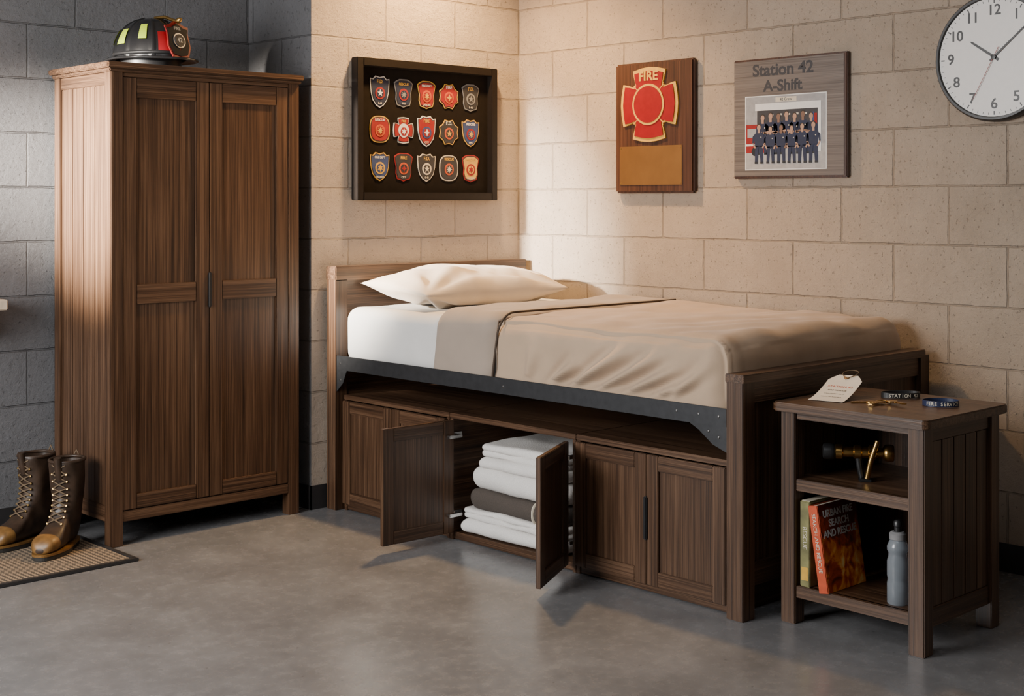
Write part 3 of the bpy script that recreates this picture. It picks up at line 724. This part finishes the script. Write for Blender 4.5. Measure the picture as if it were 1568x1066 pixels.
def hand(nm_,ang,l,wd,y,mat,tail=.02):
    a=RAD(90-ang); ux,uz=math.cos(a),math.sin(a)
    pts=[(-tail,-wd),(l*.9,-wd*.7),(l,0),(l*.9,wd*.7),(-tail,wd)]
    prism(nm_,c,[(s_*ux-v*uz,s_*uz+v*ux) for s_,v in pts],y,.0015,mat)
hand('hour_hand',304,.115,.005,-.037,'black'); hand('minute_hand',49,.165,.0038,-.039,'black'); hand('second_hand',208,.175,.0010,-.041,'red',.04)
lathe('hub',c,[(.009,0),(.009,.008),(0,.009)],(0,-.036,0),'black',RX,20)

# ------------------------------------------------------------ helmet
h=empty('firefighter_helmet',(-1.880,.135,H+.022),RAD(-78)); h.scale=(1.16,1.14,1.18)
def dome(name,mat,t0=0,t1=360,p0=0,p1=90,off=0,nt=96,np_=20):
    me=D.meshes.new(name); bm=bmesh.new(); rows=[]
    full=(t1-t0==360)
    for j in range(np_+1):
        ph=RAD(p0+(p1-p0)*j/np_); row=[]
        for i in range(nt+(0 if full else 1)):
            th=RAD(t0+(t1-t0)*i/nt)
            d=((math.degrees(th)+22.5)%45)-22.5
            rib=.008*math.exp(-(d/2.6)**2)*math.sin(min(ph*1.0+.15,math.pi/2))
            a_,b_,c_=.135+off+rib,.108+off+rib,.140+off+(rib if ph>.2 else 0)
            e=.85
            row.append(bm.verts.new((a_*math.cos(th)*math.sin(ph)**e,b_*math.sin(th)*math.sin(ph)**e,.028+c_*max(0,math.cos(ph))**.92)))
        rows.append(row)
    n_=len(rows[0])
    for A,B in zip(rows,rows[1:]):
        for i in range(n_ if full else n_-1):
            q=(A[i],B[i],B[(i+1)%n_],A[(i+1)%n_])
            bm.faces.new(q)
    bmesh.ops.remove_doubles(bm,verts=list(bm.verts),dist=1e-5); bmesh.ops.recalc_face_normals(bm,faces=list(bm.faces))
    bm.to_mesh(me); bm.free(); me.materials.append(M[mat]); o=smooth(link(D.objects.new(name,me),h))
    return o
dome('shell','helmet')
me=D.meshes.new('brim'); bm=bmesh.new(); rows=[]
for j in range(9):
    s_=j/8; row=[]
    for i in range(72):
        th=2*math.pi*i/72; cth=math.cos(th)
        ext=.038+.012*max(0,cth)+.075*max(0,-cth)**2.0
        a_=.132+ext*s_; b_=.105+(.038)*s_+0*ext
        z=.030-.006*s_*s_-.018*s_*max(0,-cth)**2-.004*max(0,cth)*s_ + (.004 if j==8 else 0)
        row.append(bm.verts.new((a_*cth,b_*math.sin(th),z)))
    rows.append(row)
for A,B in zip(rows,rows[1:]):
    for i in range(72): bm.faces.new((A[i],A[(i+1)%72],B[(i+1)%72],B[i]))
bmesh.ops.recalc_face_normals(bm,faces=list(bm.faces)); bm.to_mesh(me); bm.free(); me.materials.append(M['helmet'])
o=smooth(link(D.objects.new('brim',me),h)); sm=o.modifiers.new('t','SOLIDIFY'); sm.thickness=.006; sm.offset=0
lathe('inner_liner',h,[(.10,0),(.102,.002),(.102,.03),(0,.03)],(0,0,0),'black')
for a,bw,pa,pb in ((-62,7,40,66),(-104,13,48,72),(-146,12,48,72),(62,7,40,66),(104,13,48,72),(146,12,48,72)):
    dome('reflective_trapezoid','hi_vis',a-bw,a+bw,pa,pb,.0035,12,6)
dome('red_band','red',-36,36,56,84,.006,16,8)
g=empty('front_shield',(.147,0,.030),RAD(90),h); g.rotation_euler=(RAD(-14),0,RAD(90))
SH=[(-.035,0),(-.050,.035),(-.046,.085),(-.052,.105),(-.03,.110),(0,.128),(.03,.110),(.052,.105),(.046,.085),(.050,.035),(.035,0),(0,-.008)]
prism('shield_red',g,SH,0,.004,'red'); prism('shield_black',g,[(a*.86,.008+c_*.84) for a,c_ in SH],-.004,.002,'helmet')
prism('badge_ring',g,circ(.026,28,0,.055),-.006,.003,'steel'); prism('badge',g,circ(.021,24,0,.055),-.009,.002,'pdark')
text('number',g,'42',(0,-.0115,.055),.022,'cream',bold=.0005); text('lettering',g,'FIRE',(0,-.0065,.097),.016,'cream')
tube('crest_stem',h,[(.02,0,.168),(.07,0,.168),(.11,0,.155),(.135,0,.148)],.006,'brass')
lathe('eagle_head',h,[(0,-.012),(.008,-.008),(.010,0),(.007,.010),(0,.016)],(.138,0,.152),'brass',(0,RAD(70),0),16)
tube('goggle_strap',h,[(.137*math.cos(RAD(t)),.111*math.sin(RAD(t)),.045) for t in range(0,360,6)],.006,'black',True)

# ------------------------------------------------------------ boots
def boot(name,loc,rz,mir=1):
    e=empty(name,loc,rz)
    S=[((.212,.024),(.214,.040),.014),((.205,.020),(.205,.062),.036),((.185,.018),(.185,.076),.047),((.155,.018),(.157,.083),.051),((.12,.018),(.125,.090),.051),((.08,.018),(.100,.104),.047),((.04,.018),(.080,.124),.044),((.0,.018),(.068,.144),.043),((-.045,.020),(.060,.162),.043),((-.066,.05),(.055,.180),.045),((-.068,.09),(.053,.200),.048),((-.066,.14),(.053,.222),.052),((-.068,.19),(.056,.25),.056),((-.072,.255),(.061,.277),.058),((-.075,.305),(.064,.310),.060),((-.077,.325),(.065,.322),.061)]
    me=D.meshes.new('upper'); bm=bmesh.new(); n_=32; rows=[]
    for B,T,w_ in S:
        c_=Vector(((B[0]+T[0])/2,0,(B[1]+T[1])/2)); u=Vector(((T[0]-B[0])/2,0,(T[1]-B[1])/2))
        row=[]
        for i in range(n_):
            a=2*math.pi*i/n_; ca,sa=math.cos(a),math.sin(a)
            pw=.8
            q=c_+u*(math.copysign(abs(ca)**pw,ca))+Vector((0,w_*math.copysign(abs(sa)**pw,sa),0))
            q+=Vector((0,1,0))*noise.noise(q*22)*.008
            q.x+=noise.noise(q*20+Vector((5,0,0)))*.007
            row.append(bm.verts.new(q))
        rows.append(row)
    for ri,(A,B) in enumerate(zip(rows,rows[1:])):
        for i in range(n_):
            f=bm.faces.new((A[i],A[(i+1)%n_],B[(i+1)%n_],B[i])); f.material_index=1 if ri<3 else 0
    bm.faces.new(rows[0])
    bmesh.ops.recalc_face_normals(bm,faces=list(bm.faces)); bm.to_mesh(me); bm.free()
    me.materials.append(M['leather']); me.materials.append(M['toecap'])
    o=smooth(link(D.objects.new('upper',me),e)); m_=o.modifiers.new('t','SOLIDIFY'); m_.thickness=.004; m_.offset=-1
    ss=o.modifiers.new('s','SUBSURF'); ss.levels=1; ss.render_levels=2
    out=[]
    for k_ in range(48):
        a=2*math.pi*k_/48; x=.073+.148*math.cos(a); 
        w_=.056 if x>.09 else .056-.012*min(1,(.09-x)/.09)
        out.append((x,w_*math.copysign(abs(math.sin(a))**.75,math.sin(a))))
    for nme,z0,z1,k_,mt_ in (('outsole',.0,.014,1.0,'sole'),('welt',.014,.022,1.02,'toecap')):
        me=D.meshes.new(nme); bm=bmesh.new()
        A=[bm.verts.new((.073+(x-.073)*k_,y*k_,z0)) for x,y in out]; B=[bm.verts.new((.073+(x-.073)*k_,y*k_,z1)) for x,y in out]
        bm.faces.new(A[::-1]); bm.faces.new(B)
        for i in range(48): bm.faces.new((A[i],A[(i+1)%48],B[(i+1)%48],B[i]))
        bm.to_mesh(me); bm.free(); me.materials.append(M[mt_]); link(D.objects.new(nme,me),e)
    tops=[S[k_][1] for k_ in range(5,15)]
    for i in range(len(tops)-1):
        (xa,za),(xb,zb)=tops[i],tops[i+1]
        for s1 in (1,-1):
            pts=[]
            for t in (0,.25,.5,.75,1):
                y=s1*(-.026+.052*t); bow=.007*(1-(2*t-1)**2)
                pts.append((xa+(xb-xa)*t+bow-.001,y,za+(zb-za)*t+.003+bow*.3))
            tube('lace',e,pts,.0026,'lace')
        for sy in (-1,1): lathe('eyelet',e,[(0,.003),(.004,.002),(.005,0)],(xa-.001,sy*.027,za+.002),'brass',(0,RAD(70),0),10)
    tube('collar_roll',e,[(-.006+.070*math.cos(RAD(t)),.0615*math.sin(RAD(t)),.323) for t in range(0,360,10)],.006,'leather',True)
    tube('tongue',e,[(.056,0,.26),(.068,0,.31),(.074,0,.342)],.014,'leather')
    tube('pull_loop',e,[(-.078,-.01,.28),(-.085,-.01,.325),(-.083,0,.345),(-.085,.01,.325),(-.078,.01,.28)],.003,'lace')
    return e
ang=math.atan2(-.42,-.90)
boot('work_boot',(-2.255,.085,.012),ang+RAD(14)); boot('work_boot.001',(-2.295,.265,.012),ang-RAD(2))
dm=empty('doormat')
box('weave',dm,-2.94,-2.16,-.235,.40,.0,.010,'mat',.002)
box('border_front',dm,-2.96,-2.14,-.255,-.235,.0,.012,'base',.002); box('border_rear',dm,-2.96,-2.14,.40,.42,.0,.012,'base',.002)
box('border_right',dm,-2.16,-2.14,-.235,.40,.0,.012,'base',.002); box('border_left',dm,-2.96,-2.94,-.235,.40,.0,.012,'base',.002)
ws=empty('wall_shelf'); box('board',ws,-2.95,-2.372,.33,.48,.885,.925,'shelf',.004)
for x in (-2.85,-2.5): box('bracket',ws,x,x+.02,.36,.48,.80,.885,'metal_dark',.002)

for e in (w,b,bl,tw,n,dm,ws,win): recenter(e)

# ------------------------------------------------------------ lights
def area(name,loc,target,sx,sy,pw,col,spread=180):
    l=D.lights.new(name,'AREA'); l.shape='RECTANGLE'; l.size=sx; l.size_y=sy; l.energy=pw; l.color=col; l.spread=RAD(spread)
    o=D.objects.new(name,l); o.location=loc; o.rotation_euler=(Vector(target)-Vector(loc)).to_track_quat('-Z','Y').to_euler(); return link(o)
def spot(name,loc,target,pw,col,ang_,blend=.6,r=.05):
    l=D.lights.new(name,'SPOT'); l.energy=pw; l.color=col; l.spot_size=RAD(ang_); l.spot_blend=blend; l.shadow_soft_size=r
    o=D.objects.new(name,l); o.location=loc; o.rotation_euler=(Vector(target)-Vector(loc)).to_track_quat('-Z','Y').to_euler(); return link(o)
area('window_daylight',(-5.24,-1.12,1.65),(0,-1.5,.9),1.85,1.35,205,(.99,.975,.96))
area('overhead_fill',(-2.8,-3.4,2.74),(-2.8,-3.4,0),1.0,1.0,12,(.88,.93,1))  # added weak fill from above, no fixture belongs to it
for i,(x,y,pw) in enumerate(((-.66,-.34,300),)):
    f=empty('recessed_downlight',(x,y,2.79))
    lathe('trim_ring',f,[(.055,0),(.075,0),(.075,.01),(.055,.01)],(0,0,0),'white')
    spot('warm_downlight_lamp',(x,y,2.72),(x,y,0),pw,(1,.60,.25),130,.9,.06)
spot('wardrobe_side_fill_spot',(-5.0,.02,1.95),(-2.13,.13,1.42),11000,(1,.90,.77),22,1.0,.08)  # added narrow spot inside the room, brightens the wardrobe's left side
wd=D.worlds.new('world'); SC.world=wd; wd.use_nodes=True
wd.node_tree.nodes['Background'].inputs[0].default_value=(.6,.75,1,1); wd.node_tree.nodes['Background'].inputs[1].default_value=.8

# ------------------------------------------------------------ camera
cam=D.cameras.new('camera'); cam.lens=48.15; cam.sensor_width=36; cam.shift_y=-.1435
co=D.objects.new('camera',cam); co.location=(-4.559,-4.772,1.3); co.rotation_euler=(math.pi/2,0,-RAD(43.4)); link(co); SC.camera=co
